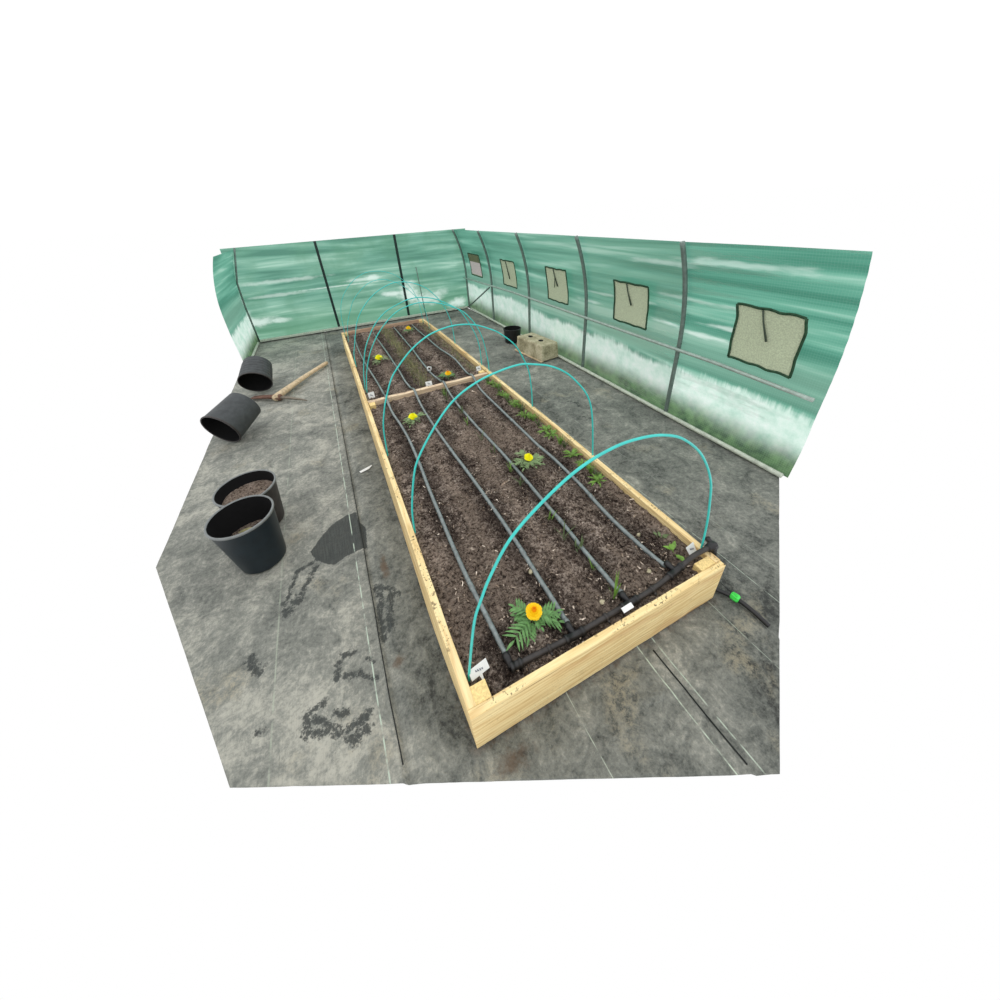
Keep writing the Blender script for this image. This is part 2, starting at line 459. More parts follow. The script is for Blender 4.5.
def floor_h(x, y):
    z = .005 * fbm(x * 2.3, y * 1.6) + .005 * fbm(x * 9, y * 6, 5) + .003 * abs(fbm(x * 16, y * 11, 7, 3))
    # laps of one roll over the next: a small standing lip
    for sx, hh in ((-.246, .014), (.786, .014), (1.30, .010)):
        wx = sx + .006 * noise.noise((y * 1.1, sx * 9, 0))
        d = x - wx
        if 0 <= d < .06: z -= hh * (1 - d / .06)
        elif -.06 < d < 0: z += hh * .4 * (1 + d / .06)
    # a low ruck in front of the bed
    if y < -.02 and .3 < x < .95:
        yy = y + .12 + .06 * math.sin((x - .5) * 5)
        z += .006 * math.exp(-(yy / .02) ** 2) * math.exp(-((x - .66) / .12) ** 2)
    return z - .009


xs = list(np.arange(-1.34, .06, .010)) + list(np.arange(.06, 2.44, .02))
ys = list(np.arange(-.54, 1.6, .010)) + list(np.arange(1.6, 6.30, .022))
vs = []; stain = []
for y in ys:
    for x in xs:
        hidden = .05 < x < 1.15 and .05 < y < 4.95
        vs.append((x, y, -.008 if hidden else floor_h(x, y)))
        stain.append((0, 0, 0) if hidden else (wetness(x, y), soiled(x, y), dusty(x, y)))
nx = len(xs)
fs = [(j * nx + i, j * nx + i + 1, (j + 1) * nx + i + 1, (j + 1) * nx + i) for j in range(len(ys) - 1) for i in range(nx - 1)]
me = bpy.data.meshes.new('floor'); me.from_pydata(vs, [], fs); me.update()
at = me.attributes.new('stain', 'FLOAT_VECTOR', 'POINT'); at.data.foreach_set('vector', [q for s in stain for q in s])
bm = bmesh.new(); bm.from_mesh(me)
# the sheet is laid as far as the photograph looks: wall to wall, and short of the photographer's feet
FP = [(-.79, .29), (.86, -.50), (2.38, .40), (2.38, 6.27), (-1.33, 6.27), (-1.33, 1.55)]
for i in range(len(FP)):
    a = Vector(FP[i] + (0,)); b = Vector(FP[(i + 1) % len(FP)] + (0,)); d = b - a
    nrm = Vector((d.y, -d.x, 0)).normalized()
    bmesh.ops.bisect_plane(bm, geom=bm.verts[:] + bm.edges[:] + bm.faces[:], plane_co=a, plane_no=nrm, clear_outer=True)
bm.to_mesh(me); bm.free()
me.materials.append(M['floor']); me.polygons.foreach_set('use_smooth', [True] * len(me.polygons))
fl = bpy.data.objects.new('floor', me); col.objects.link(fl); tag(fl, kind='structure')
so = fl.modifiers.new('thick', 'SOLIDIFY'); so.thickness = .004; so.offset = -1

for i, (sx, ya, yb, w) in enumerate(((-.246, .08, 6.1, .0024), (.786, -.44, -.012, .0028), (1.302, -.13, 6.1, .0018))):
    m = MB()                                                   # dark strips for the gaps where rolls lap; the last stands for a shadow
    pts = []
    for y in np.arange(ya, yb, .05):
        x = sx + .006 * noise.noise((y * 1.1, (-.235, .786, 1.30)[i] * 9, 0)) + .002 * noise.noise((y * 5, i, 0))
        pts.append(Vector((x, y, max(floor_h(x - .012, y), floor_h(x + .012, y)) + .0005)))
    m.tube(pts, w, 6); tag(m.build('seam_shade_%d' % (i + 1), M['seam_shadow']), kind='structure')

# ------------------------------------------------------------------ tunnel walls
def xwall(z):
    return XR if z < .6 else .5 + math.sqrt((XR - .5) ** 2 - (z - .6) ** 2)


def sheet(name, fn, us, vsn, mat):
    m = MB(); vv = [fn(u, v) for v in vsn for u in us]; n = len(us)
    m.add(vv, [(j * n + i, j * n + i + 1, (j + 1) * n + i + 1, (j + 1) * n + i) for j in range(len(vsn) - 1) for i in range(n - 1)])
    o = m.build(name, mat); tag(o, kind='structure')
    s = o.modifiers.new('thick', 'SOLIDIFY'); s.thickness = .0006
    s.thickness = 0.0006
    o.modifiers.remove(s)
    return o


def rip(t, z, hi):
    a = .35 + .65 * min(1, max(0, (z - .5) / .4)) if hi else 1
    return a * (.0016 * math.sin(z * 2 * PI / .083 + 2.2 * noise.noise((t * .5, z * .7, 1))) + .012 * fbm(t * .8, z * 5, 2, 3))


def right_fn(t, z):
    n = xwall(z) + .028
    bay = (min(t, 6.229) - 1.3495) / 1.22 % 1
    n += .014 * math.sin(PI * bay) * min(1, z * 4)                      # the film bellies out between hoops
    if z < .42: n += .03 * math.sin(PI * z / .42) * (.6 + .5 * noise.noise((t * 1.7, 0, 4)))   # slack skirt
    return TW(n + rip(t, z, True), t, z)


sheet('wall_right', right_fn, list(np.arange(.36, TE + .05, .042)), list(np.arange(0, ZTOP + .001, .0137)), M['film_right'])
sheet('wall_back', lambda n, z: TW(n, TE + .03 + rip(n + 7, z, False), z), list(np.arange(XL - .03, XR + .14, .05)), list(np.arange(0, ZTOP + .001, .0137)), M['film_back'])
sheet('wall_left', lambda t, z: TW(-1.325 + .01 * noise.noise((t * 2, z * 3, 8)) + (0 if z < .6 else 1.818 - math.sqrt(1.818 ** 2 - (z - .6) ** 2)), t, z), list(np.arange(4.9, TE + .03, .05)), list(np.arange(0, ZTOP + .001, .03)), M['film_right'])

# rails along the foot of the walls
def rail(name, pts, r, mat):
    m = MB(); m.tube(pts, r, 10); return tag(m.build(name, mat), kind='structure')


rail('baseboard_right', [TW(XR - .012 + .004 * noise.noise((t, 0, 0)), t, .017) for t in np.arange(.38, TE - .01, .15)], .0165, M['rail'])
m = MB(); w = (XR - XL - .05) / 11
for q in np.arange(11) * w + XL + .02:
    for t0, t1, z0, z1, mi in ((TE - .085, TE - .035, .010, .040, 0), (TE - .035, TE + .012, 0, .03, 1)):  # black strip behind the raised rail stands for the shadow gap
        p = [TW(q, t0, 0), TW(q + w, t0, 0), TW(q + w, t1, 0), TW(q, t1, 0)]
        m.add([x + Vector((0, 0, z0)) for x in p] + [x + Vector((0, 0, z1)) for x in p], [(0, 3, 2, 1), (4, 5, 6, 7), (0, 1, 5, 4), (1, 2, 6, 5), (2, 3, 7, 6), (3, 0, 4, 7)], mi)
for q in np.linspace(XL + .1, XR - .1, 5):
    p = TW(q, TE - .075, 0); m.box((p.x - .02, p.y, 0), (p.x + .02, p.y + .03, .012), 1)
tag(m.build('baseboard_back', [M['rail'], M['black']], smooth=False), kind='structure')
rail('baseboard_left', [TW(XL - .004, t, .017) for t in np.arange(4.92, TE - .01, .15)], .0165, M['rail'])

# steel hoops of the tunnel, built to shoulder height like the walls
HOOPS = [(6.17, 'grey steel tunnel hoop in the far right corner, at the end wall'), (4.995, 'grey steel tunnel hoop where the diagonal brace meets the wall rail'),
         (3.764, 'grey steel tunnel hoop rising behind the stone block'), (2.538, 'grey steel tunnel hoop between the third and fourth wall windows'),
         (1.3495, 'nearest grey steel tunnel hoop, beside the largest mesh window')]
for t, lb in HOOPS:
    m = MB(); m.tube([TW(xwall(z) - (0 if t < 6 else .0), t, z) for z in np.linspace(0, ZTOP, 40)], .017, 14)
    o = m.build('tunnel_hoop', M['steel_dull']); tag(o, lb, 'hoop', 'steel hoops of the tunnel')
m = MB(); m.tube([TW(XR - .030, t, .60 - .045 * max(0, (t - 4.2) / 2.1) - .03 * max(0, (1 - t))) for t in np.linspace(.38, 6.215, 30)], .0135, 12)
tag(m.build('wall_rail', M['steel']), 'long grey steel rail running along the right wall at knee height', 'rail')
m = MB(); m.tube([TW(XR - .034, 6.14, .03), TW(XR - .034, 5.6, .275), TW(XR - .034, 5.02, .548)], .0125, 12)
tag(m.build('diagonal_brace', M['steel_dull']), 'short diagonal steel brace between the corner and the wall rail', 'brace')
for n, lb in ((-.075, 'dark green upright post in the end wall, left of the bed corner'), (1.145, 'dark green upright post in the end wall behind the rear bed board')):
    m = MB(); p = TW(n, TE - .012, 0); m.box((p.x - .019, p.y - .014, .031), (p.x + .019, p.y + .019, ZTOP))
    tag(m.build('end_post', M['post'], smooth=False, bevel=.003), lb, 'post', 'end wall posts')
m = MB(); m.tube([TW(XL + .0, TE - .02, 0), TW(XL + .0, TE - .02, .55), TW(XL + .02, TE - .02, .9), TW(XL + .16, TE - .02, ZTOP)], .013, 10)
tag(m.build('corner_hoop', M['steel_dull']), 'grey steel hoop end in the far left corner of the tunnel', 'hoop')
m = MB(); m.tube([TW(1.44, TE - .10, 0), TW(1.43, TE - .055, .4), TW(1.415, TE - .03, .84)], .008, 8)
tag(m.build('garden_cane', M['steel_dull']), 'thin grey cane leaning upright on the end wall near the right post', 'cane')

# mesh windows in the right wall
WIN = [(5.36, 5.86, .655, 1.005, 'fold'), (4.10, 4.53, .663, 1.008, 'zip'), (2.865, 3.285, .663, 1.026, 'zip2'), (1.70, 2.11, .666, 1.022, 'zip'), (.545, .945, .66, 1.024, 'zip')]
for i, (t0, t1, z0, z1, kind) in enumerate(WIN):
    o_ = -.012 + .028
    def wp(t, z, k=0): return TW(xwall(z) + .004 + .004 * noise.noise((t * 6, z * 6, i)) - k, t, z)
    U = np.linspace(t0, t1, 13); V = np.linspace(z0, z1, 13)
    ed = lambda a, s: .012 * noise.noise((a * 11, s, i * 3.1))
    def grid(ua, ub, va, vb, k, nu=12, nv=12, rag=0):
        m = MB(); vv = []
        for jv in range(nv + 1):
            for ju in range(nu + 1):
                u = ua + (ub - ua) * ju / nu; v = va + (vb - va) * jv / nv
                vv.append(wp(u + ed(v, 1), v + ed(u, 5), k))
        m.add(vv, [(j * (nu + 1) + q, j * (nu + 1) + q + 1, (j + 1) * (nu + 1) + q + 1, (j + 1) * (nu + 1) + q) for j in range(nv) for q in range(nu)])
        return m
    root = grid(t0, t1, z0, z1, 0).build('window_%d' % (i + 1), M['mesh']); tag(root, kind='structure')
    if kind == 'fold':
        grid(t0 + .02, t1 - .02, z0 + .02, z0 + .225, .006).build('folded_flap', M['mesh_pink'], root)
        grid(t0 + .02, t1 - .02, z1 - .13, z1 - .01, .006).build('netting', M['mesh_olive'], root)
    b = .0075
    m = MB()
    for g in (grid(t0 - b, t0 + b, z0, z1, .003, 2, 14), grid(t1 - b, t1 + b, z0, z1, .003, 2, 14), grid(t0, t1, z0 - b, z0 + b, .003, 14, 2), grid(t0, t1, z1 - b, z1 + b, .003, 14, 2)):
        m.add(g.v, g.f)
    h = m.build('window_frame', M['hem'], root)
    s = h.modifiers.new('thick', 'SOLIDIFY'); s.thickness = .004
    if kind != 'fold':
        tm = (t0 + t1) / 2 + .03; m = MB()
        m.tube([wp(tm + .01, z1 - .01, .008), wp(tm - .005, z1 - .08, .010), wp(tm - .045, z0 + (.17 if i != 1 else .1), .011)], [.005, .005, .007], 6)
        if kind == 'zip2': m.tube([wp(tm - .005, z1 - .10, .010), wp(tm + .02, z0 + .15, .011)], .004, 6)
        m.build('zip', M['zip'], root)

# ------------------------------------------------------------------ raised bed
def board(name, a, b, mat, parent, rag=0, seed=0, nseg=40):
    "sawn plank: long box cut into short lengths, edges slightly wavy"
    x0, y0, z0 = a; x1, y1, z1 = b
    ax = 0 if x1 - x0 > y1 - y0 else 1
    m = MB(); vv = []
    for i in range(nseg + 1):
        f = i / nseg; w = rag * noise.noise((f * 9 + seed, seed, 0)); w2 = rag * noise.noise((f * 14, seed + 4, 2))
        for (p, q) in ((0, 0), (1, 0), (1, 1), (0, 1)):
            if ax == 0: c = [x0 + (x1 - x0) * f, y0 + (y1 - y0) * p + w2, z0 + (z1 - z0) * q + (w if q else 0)]
            else: c = [x0 + (x1 - x0) * p + w2, y0 + (y1 - y0) * f, z0 + (z1 - z0) * q + (w if q else 0)]
            vv.append(c)
    fs = []
    for i in range(nseg):
        for k in range(4):
            k2 = (k + 1) % 4
            q = (i * 4 + k, i * 4 + k2, i * 4 + 4 + k2, i * 4 + 4 + k)
            fs.append(q if ax else q[::-1])
    fs.append((0, 1, 2, 3) if not ax else (3, 2, 1, 0)); fs.append(tuple(nseg * 4 + j for j in ((3, 2, 1, 0) if not ax else (0, 1, 2, 3))))
    m.add(vv, fs)
    o = m.build(name, mat, parent, smooth=False, bevel=.0025)
    bm = bmesh.new(); bm.from_mesh(o.data); bmesh.ops.recalc_face_normals(bm, faces=bm.faces[:]); bm.to_mesh(o.data); bm.free()
    return o


bed = empty('raised_bed'); tag(bed, 'long pale timber raised bed split in two by a cross board', 'raised bed')
board('end_board', (0, 0, 0), (BW, BT + .004, H), M['wood_x'], bed, .0012, 1)
board('end_board', (0, BL - BT, 0), (BW, BL, H + .004), M['wood_old'], bed, .003, 2)['label'] = 'weathered brownish end board'
YD = 2.565


def lean(o, fn):
    for v in o.data.vertices:
        v.co.x += fn(v.co.y, v.co.z / H)


def left_out(y, f): return (-.004 + .002 * math.sin(y * 2.1) - (1 - f) * .016) * min(1, max(0, y - .03) / .45)
def right_out(y, f):
    b = .004 + .016 * min(1, max(0, y - .05) / 1.3) * min(1, max(0, 5.02 - y) / .8)
    return b + (1 - f) * .004


for side in (0, 1):
    x0 = 0 if side == 0 else BW - .030
    for k_, (ya, yb) in enumerate(((BT + .0045, YD - .06), (YD - .058, BL - BT))):
        o = board('side_board', (x0, ya, 0), (x0 + .031, yb, H - .001 + .002 * k_), M['wood_y'], bed, .0014, 3 + side * 2 + k_)
        lean(o, (left_out, right_out)[side])
board('divider_board', (.027, YD - .05, .03), (BW - .012, YD - .005, H - .010), M['wood_pale'], bed, .005, 9)['label'] = 'rough pale pinkish cross board'
for (x, y, wx, wy, zt) in ((.030, .0285, .057, .06, H - .003), (BW - .0275 - .084, .0285, .085, .042, H - .003), (.030, YD - .12, .05, .065, H - .012), (BW - .022 - .055, YD + .002, .05, .05, H - .004),
                           (.030, BL - BT - .05, .05, .048, H - .004), (BW - .022 - .055, BL - BT - .05, .05, .048, H - .004)):
    m = MB(); m.box((x, y, .01), (x + wx, y + wy, zt)); m.build('corner_post', M['wood_end'], bed, smooth=False, bevel=.002)

# ------------------------------------------------------------------ soil
HOSE = [
    [(.194, .125), (.189, .263), (.186, .364), (.18, .493), (.182, .732), (.188, .955), (.194, 1.176), (.208, 1.474), (.214, 1.806), (.204, 2.047), (.187, 2.228), (.184, 2.371), (.186, 2.61), (.18, 2.871), (.17, 3.104), (.140, 3.661), (.13, 4.287), (.150, 4.97)],
    [(.46, .125), (.465, .233), (.466, .34), (.47, .564), (.470, .827), (.461, 1.129), (.446, 1.427), (.433, 1.84), (.434, 2.195), (.445, 2.545), (.438, 2.733), (.428, 2.867), (.434, 3.31), (.427, 3.983), (.413, 4.583), (.418, 4.96)],
    [(.734, .125), (.733, .197), (.734, .381), (.739, .529), (.741, .743), (.741, 1.035), (.738, 1.321), (.724, 1.631), (.717, 1.979), (.720, 2.188), (.733, 2.489), (.738, 2.672), (.716, 2.871), (.711, 3.061), (.716, 3.375), (.727, 3.815), (.729, 4.516), (.726, 4.97)],
    [(1.003, .125), (.989, .219), (.981, .408), (.987, .588), (1.003, .777), (1.007, 1.035), (.997, 1.226), (.995, 1.452), (1.000, 1.842), (1.000, 2.223), (1.028, 2.513), (1.042, 2.778), (1.063, 3.209), (1.027, 3.606), (1.011, 4.092), (.997, 4.61), (.998, 4.93)]]


def interp_x(pl, y):
    if y <= pl[0][1]: return pl[0][0]
    for (xa, ya), (xb, yb) in zip(pl, pl[1:]):
        if y <= yb: return xa + (xb - xa) * (y - ya) / (yb - ya)
    return pl[-1][0]


def soil_h(x, y):
    z = .190 + .010 * fbm(x * 3, y * 3, 1, 3) + .011 * fbm(x * 13, y * 13, 2, 3)
    for pl in HOSE:
        d = abs(x - interp_x(pl, y))
        z -= .007 * math.exp(-(d / .035) ** 2)
    return z


m = MB(); X0, X1, Y0, Y1 = .026, 1.178, .030, BL - BT - .002
xs = np.linspace(X0, X1, 128); ys = list(np.arange(Y0, 2.5, .0095)) + list(np.linspace(2.5, Y1, 170))
vv = []
for y in ys:
    for x in xs:
        z = soil_h(x, y) + .030 * max(0, fbm(x * 27, y * 27, 3, 2)) + .008 * noise.noise((x * 80, y * 80, 0))
        if YD - .052 < y < YD - .003: z = min(z, .17)
        vv.append((x, y, z))
n = len(xs)
m.add(vv, [(j * n + i, j * n + i + 1, (j + 1) * n + i + 1, (j + 1) * n + i) for j in range(len(ys) - 1) for i in range(n - 1)])


def clod(mb, x, y, z, r, sq=.7, mi=0):
    bm = bmesh.new(); bmesh.ops.create_icosphere(bm, subdivisions=1, radius=1)
    s = random.random() * 99
    vs = [Vector((v.co.x, v.co.y, v.co.z * sq)) * r * (1 + .45 * noise.noise(v.co * 1.4 + Vector((s, 0, 0)))) + Vector((x, y, z)) for v in bm.verts]
    mb.add(vs, [tuple(v.index for v in f.verts) for f in bm.faces], mi); bm.free()


for _ in range(6500):
    x = random.uniform(X0 + .01, X1 - .01); y = Y0 + .01 + (Y1 - Y0 - .02) * random.random() ** 1.7
    if abs(y - YD + .028) < .04: continue
    r = random.choice((.003, .004, .006, .008, .011)) * random.uniform(.8, 1.3)
    clod(m, x, y, soil_h(x, y) + r * .4, r)
soil = m.build('soil', M['soil']); tag(soil, 'dark brown crumbly soil filling the timber bed', 'soil', kind='stuff')

m = MB()
for _ in range(3000):
    x = random.uniform(X0 + .01, X1 - .01); y = Y0 + .01 + (Y1 - Y0 - .02) * random.random() ** 1.6
    if abs(y - YD + .028) < .04 or fbm(x * 4, y * 4, 9, 2) < -.12: continue
    a = random.random() * PI; L = random.choice((.002, .003, .004, .006, .009)) * random.uniform(.7, 1.3); w = random.uniform(.0009, .0026); z = soil_h(x, y) + .007
    d = Vector((math.cos(a), math.sin(a), random.uniform(-.25, .25))) * L; u = Vector((-math.sin(a), math.cos(a), random.uniform(-.3, .3))) * w
    p = Vector((x, y, z)); t = Vector((0, 0, .0012))
    q = [p - d - u, p + d - u, p + d + u, p - d + u]
    m.add(q + [v + t for v in q], [(3, 2, 1, 0), (4, 5, 6, 7), (0, 1, 5, 4), (1, 2, 6, 5), (2, 3, 7, 6), (3, 0, 4, 7)])
o = m.build('bark_chips', M['chip'], smooth=False); tag(o, 'pale bark and straw chips scattered over the dark soil', 'bark chips', kind='stuff')

# a few larger pale stones and wood scraps that can be told apart
for (x, y, r, sq, lb) in ((.640, .135, .012, .6, 'pale pinkish stone at the header pipe, right of the second drip line'), (.45, .40, .011, .7, 'grey stone right of the nearest orange marigold, by a drip line'), (.92, .155, .011, .6, 'pale stone beside the fourth drip line at the front board'),
                          (1.03, .33, .010, .6, 'pale stone between the fourth drip line and right board')):
    m = MB(); clod(m, 0, 0, r * sq * .5, r * 1.2, sq); o = m.build('stone', M['stone']); o.location = (x, y, soil_h(x, y)); tag(o, lb, 'stone', 'stones on the soil')
for (x, y, a, L, lb) in ((.925, 2.27, 1.9, .05, 'pale splinter of wood just in front of the cross board'), (.62, 1.0, .3, .035, 'pale bark scrap on the soil at mid bed'), (.815, 2.86, .5, .045, 'pinkish white scrap beside the orange marigold behind the cross board')):
    m = MB(); m.tube([(-L, 0, .003), (0, .003, .006), (L, 0, .003)], [.003, .008, .003], 6); o = m.build('wood_scrap', M['chip']); o.location = (x, y, soil_h(x, y) + .002); o.rotation_euler.z = a; tag(o, lb, 'wood scrap', 'wood scraps on the soil')

# ------------------------------------------------------------------ irrigation
def catmull(P, n=6):
    P = [Vector(p) for p in P]; out = []
    for i in range(len(P) - 1):
        a = P[max(i - 1, 0)]; b = P[i]; c = P[i + 1]; d = P[min(i + 2, len(P) - 1)]
        for k in range(n):
            t = k / n
            out.append(.5 * ((2 * b) + (c - a) * t + (2 * a - 5 * b + 4 * c - d) * t * t + (3 * b - a - 3 * c + d) * t ** 3))
    out.append(P[-1]); return out


RH = .0110
ORD = ['first', 'second', 'third', 'fourth']
for i, pl in enumerate(HOSE):
    pts = []
    for p in catmull([(x, y, 0) for x, y in pl], 7):
        z = soil_h(p.x, p.y) + RH * .9
        d = abs(p.y - (YD - .028)); z = max(z, H - .012 + RH + .003 - max(0, d - .03) * .55) if d < .12 else z
        pts.append(Vector((p.x, p.y, z)))
    # smooth the heights so the pipe bridges the crumbs
    for _ in range(3):
        zz = [p.z for p in pts]
        for j in range(1, len(pts) - 1): pts[j].z = max(zz[j] * .4 + (zz[j - 1] + zz[j + 1]) * .3, zz[j] - .002)
    pts[0].z = .205; pts[1].z = max(pts[1].z, .203)
    root = empty('drip_line', (pl[0][0], pl[0][1], .19))
    m = MB(); m.tube([p - Vector((pl[0][0], pl[0][1], .19)) for p in pts], RH, 12); pipe = m.build('pipe', M['drip'], root)
    # inline emitters show as slightly thicker joints
    L = 0; nxt = .33 + .07 * i
    for a, b in zip(pts, pts[1:]):
        L += (b - a).length
        if L > nxt:
            nxt += .98; d = (b - a).normalized(); c = (a + b) / 2 - Vector((pl[0][0], pl[0][1], .19))
            e = MB(); e.tube([c - d * .022, c - d * .016, c + d * .016, c + d * .022], [RH, RH * 1.16, RH * 1.16, RH], 12); e.build('emitter', M['drip'], pipe)
    tag(root, '%s dark grey drip line from the left, running the length of the bed' % ORD[i], 'drip line', 'drip lines on the soil')

hd = empty('header_pipe', (.19, .085, .19)); O = Vector((.19, .085, .19))
HP = [(.19, .086, .206), (.32, .079, .206), (.455, .073, .205), (.582, .073, .206), (.728, .073, .206), (.85, .074, .208), (.95, .082, .213), (1.04, .089, .228), (1.10, .0905, .248), (1.16, .0905, .253), (1.222, .087, .2535)]
m = MB(); m.tube([p - O for p in catmull(HP, 6)], .0118, 14); m.build('pipe', M['blackrough'], hd)
HPc = catmull(HP, 6)
def near(x): return min(range(len(HPc)), key=lambda q: abs(HPc[q].x - x))
def fitting(x, name, stub=True, elbow=False):
    q = near(x); c = HPc[q] - O; d = (HPc[min(q + 1, len(HPc) - 1)] - HPc[max(q - 1, 0)]).normalized()
    m = MB()
    s0 = -.004 if elbow else -.042
    m.tube([c + d * s0, c + d * (s0 + .012), c + d * (s0 + .0125), c + d * .0295, c + d * .03, c + d * .042], [.0178, .0178, .0148, .0148, .0178, .0178], 14)
    m.tube([c, c + Vector((0, .030, -.001)), c + Vector((0, .031, -.001)), c + Vector((0, .052, -.002))], [.0128, .0128, .0145, .0145], 14)
    m.build(name, M['black'], hd)
fitting(.19, 'elbow_fitting', elbow=True)
for x in (.46, .734, 1.003): fitting(x, 'tee_fitting')
for x in (.345, .60, .85):                                    # retaining clips on the pipe
    q = near(x); c = HPc[q] - O; d = (HPc[q + 1] - HPc[q - 1]).normalized()
    m = MB(); m.tube([c - d * .006, c + d * .006], .0162, 14); m.box((c.x - .004, c.y - .026, c.z - .006), (c.x + .004, c.y - .01, c.z + .004)); m.build('pipe_clip', M['blackrough'], hd)
m = MB(); e = Vector(HP[-1]) - O                              # elbow hanging over the right board
m.tube([e - Vector((.03, 0, 0)), e - Vector((.018, 0, 0)), e - Vector((.017, 0, 0)), e + Vector((.012, 0, 0)), e + Vector((.014, 0, 0))], [.0175, .0175, .0205, .0205, .015], 14)
m.tube([e + Vector((.002, 0, .013)), e + Vector((.004, -.004, -.02)), e + Vector((.006, -.01, -.05))], [.0165, .0175, .0165], 14)
m.tube([e + Vector((.004, -.004, -.0)), e + Vector((.008, .028, .006)), e + Vector((.012, .036, .006))], [.013, .012, .014], 12)
m.build('end_elbow', M['black'], hd)
tag(hd, 'black header pipe with tee fittings along the front board', 'pipe')

sh = empty('supply_hose', (1.23, .06, 0)); O2 = Vector((1.23, .06, 0))
m = MB(); m.tube([p - O2 for p in catmull([(1.2285, .077, .205), (1.2325, .068, .15), (1.2305, .052, .08), (1.229, .042, .03), (1.238, .024, .012), (1.262, -.016, .0105), (1.283, -.066, .0105), (1.288, -.13, .0105), (1.285, -.20, .0105)], 6)], .0105, 12); m.build('pipe', M['black'], sh)
g = MB(); c = Vector((1.276, -.050, .012)) - O2; d = Vector((.22, -.975, 0))
g.tube([c - d * .018, c - d * .015, c - d * .007, c - d * .005, c + d * .005, c + d * .007, c + d * .015, c + d * .018], [.0115, .0155, .0155, .0135, .0135, .0165, .0165, .0125], 12)
for q in range(8):
    a = q * PI / 4; u = Vector((.975, .22, 0)) * math.cos(a) + Vector((0, 0, 1)) * math.sin(a); g.tube([c - d * .014 + u * .0145, c + d * .014 + u * .0152], .0032, 6)
t = g.build('hose_connector', M['green_tap'], sh); t['label'] = 'bright green ribbed hose connector'
for v in t.data.vertices: v.co.z += .006
tag(sh, 'black supply hose with green connector on the floor by the right corner', 'hose')

# ------------------------------------------------------------------ teal hoops over the bed
HOOP1 = [(.041, .150), (.041, .205), (.055, .302), (.092, .512), (.125, .608), (.16, .691), (.234, .815), (.346, .913), (.463, .982), (.583, 1.012), (.69, 1.009), (.789, .985), (.885, .935), (1.0, .829), (1.096, .677), (1.142, .527), (1.172, .38), (1.188, .235), (1.19, .17)]
HOOP2 = [(.034, .150), (.034, .205), (.047, .352), (.09, .541), (.133, .645), (.236, .785), (.343, .889), (.465, .947), (.586, .972), (.696, .978), (.781, .958), (.87, .928), (.966, .871), (1.042, .799), (1.118, .705), (1.165, .598), (1.192, .438), (1.21, .235), (1.212, .19)]
HOOP3 = [(.036, .150), (.036, .205), (.054, .411), (.092, .553), (.121, .626), (.172, .733), (.232, .807), (.333, .898), (.441, .961), (.53, .988), (.62, .999), (.702, .994), (.786, .975), (.885, .93), (.958, .885), (1.072, .779), (1.144, .648), (1.185, .541), (1.205, .38), (1.21, .235), (1.212, .19)]
HOOP4 = [(.042, .15), (.042, .205), (.074, .397), (.132, .584), (.193, .697), (.27, .805), (.377, .897), (.501, .951), (.593, .979), (.70, .985), (.83, .955), (.95, .89), (1.041, .826), (1.091, .753), (1.149, .637), (1.189, .529), (1.209, .4), (1.213, .235), (1.213, .19)]
HOOP5 = [(.05, .15), (.05, .205), (.09, .386), (.154, .556), (.237, .696), (.327, .803), (.448, .904), (.583, .955), (.70, .965), (.83, .94), (.93, .90), (1.015, .852), (1.079, .781), (1.134, .691), (1.178, .56), (1.208, .353), (1.213, .235), (1.213, .19)]
HOOP6 = [(.036, .15), (.036, .205), (.046, .332), (.076, .429), (.121, .566), (.175, .698), (.259, .811), (.377, .917), (.517, .99), (.65, 1.02), (.80, 1.0), (.95, .93), (1.05, .83), (1.11, .748), (1.156, .65), (1.2, .501), (1.212, .34), (1.214, .235), (1.214, .19)]
HOOP7 = [(.05, .15), (.05, .205), (.093, .418), (.183, .616), (.266, .745), (.441, .886), (.6, .93), (.76, .90), (.92, .80), (1.06, .64), (1.14, .47), (1.16, .3), (1.166, .19)]
HOOP8 = [(.038, .15), (.038, .205), (.05, .45), (.09, .63), (.17, .77), (.30, .90), (.46, .985), (.62, 1.0), (.78, .97), (.94, .88), (1.07, .73), (1.14, .55), (1.162, .35), (1.167, .19)]
BH = [(HOOP1, .126, .112, .0047, 'nearest teal plastic pipe hoop, arching over the front of the bed'), (HOOP2, .882, .921, .0050, 'second teal pipe hoop from the front, over the middle of the front half'),
      (HOOP3, 1.669, 1.685, .0050, 'third teal pipe hoop from the front, ending short of the cross board'), (HOOP4, 2.875, 2.734, .0046, 'teal pipe hoop just behind the cross board, rear one of the close pair'),
      (HOOP5, 2.815, 2.544, .0046, 'teal pipe hoop at the cross board, front one of the close pair'), (HOOP6, 3.585, 3.573, .0046, 'teal pipe hoop over the middle of the rear half'),
      (HOOP7, 4.62, 4.55, .0036, 'lower teal pipe hoop near the rear board of the bed'), (HOOP8, 4.90, 4.9, .0036, 'farthest teal pipe hoop, tall arch against the end wall')]
for P, ya, yb, r, lb in BH:
    q = catmull([(x, ya + (yb - ya) * (x - .03) / 1.18, z) for x, z in P], 5)
    if P[-1][0] > 1.2:                                     # outside the board: stands on the ground
        q = q[:-1] + [Vector((1.2135, q[-1].y, .12)), Vector((1.2135, q[-1].y, .004))]
    m = MB(); m.tube(q, r, 10); o = m.build('pipe_hoop', M['teal']); tag(o, lb, 'hoop', 'teal pipe hoops over the bed')

# ------------------------------------------------------------------ white plant labels
def squig(m, w, h, n=4):
    pts = [Vector((-w / 2 + w * i / (n * 6), h * math.sin(i * PI / 3) * (.5 + .5 * math.sin(i * .9)), 0)) for i in range(n * 6 + 1)]
    m.tube(pts, .0009, 5)


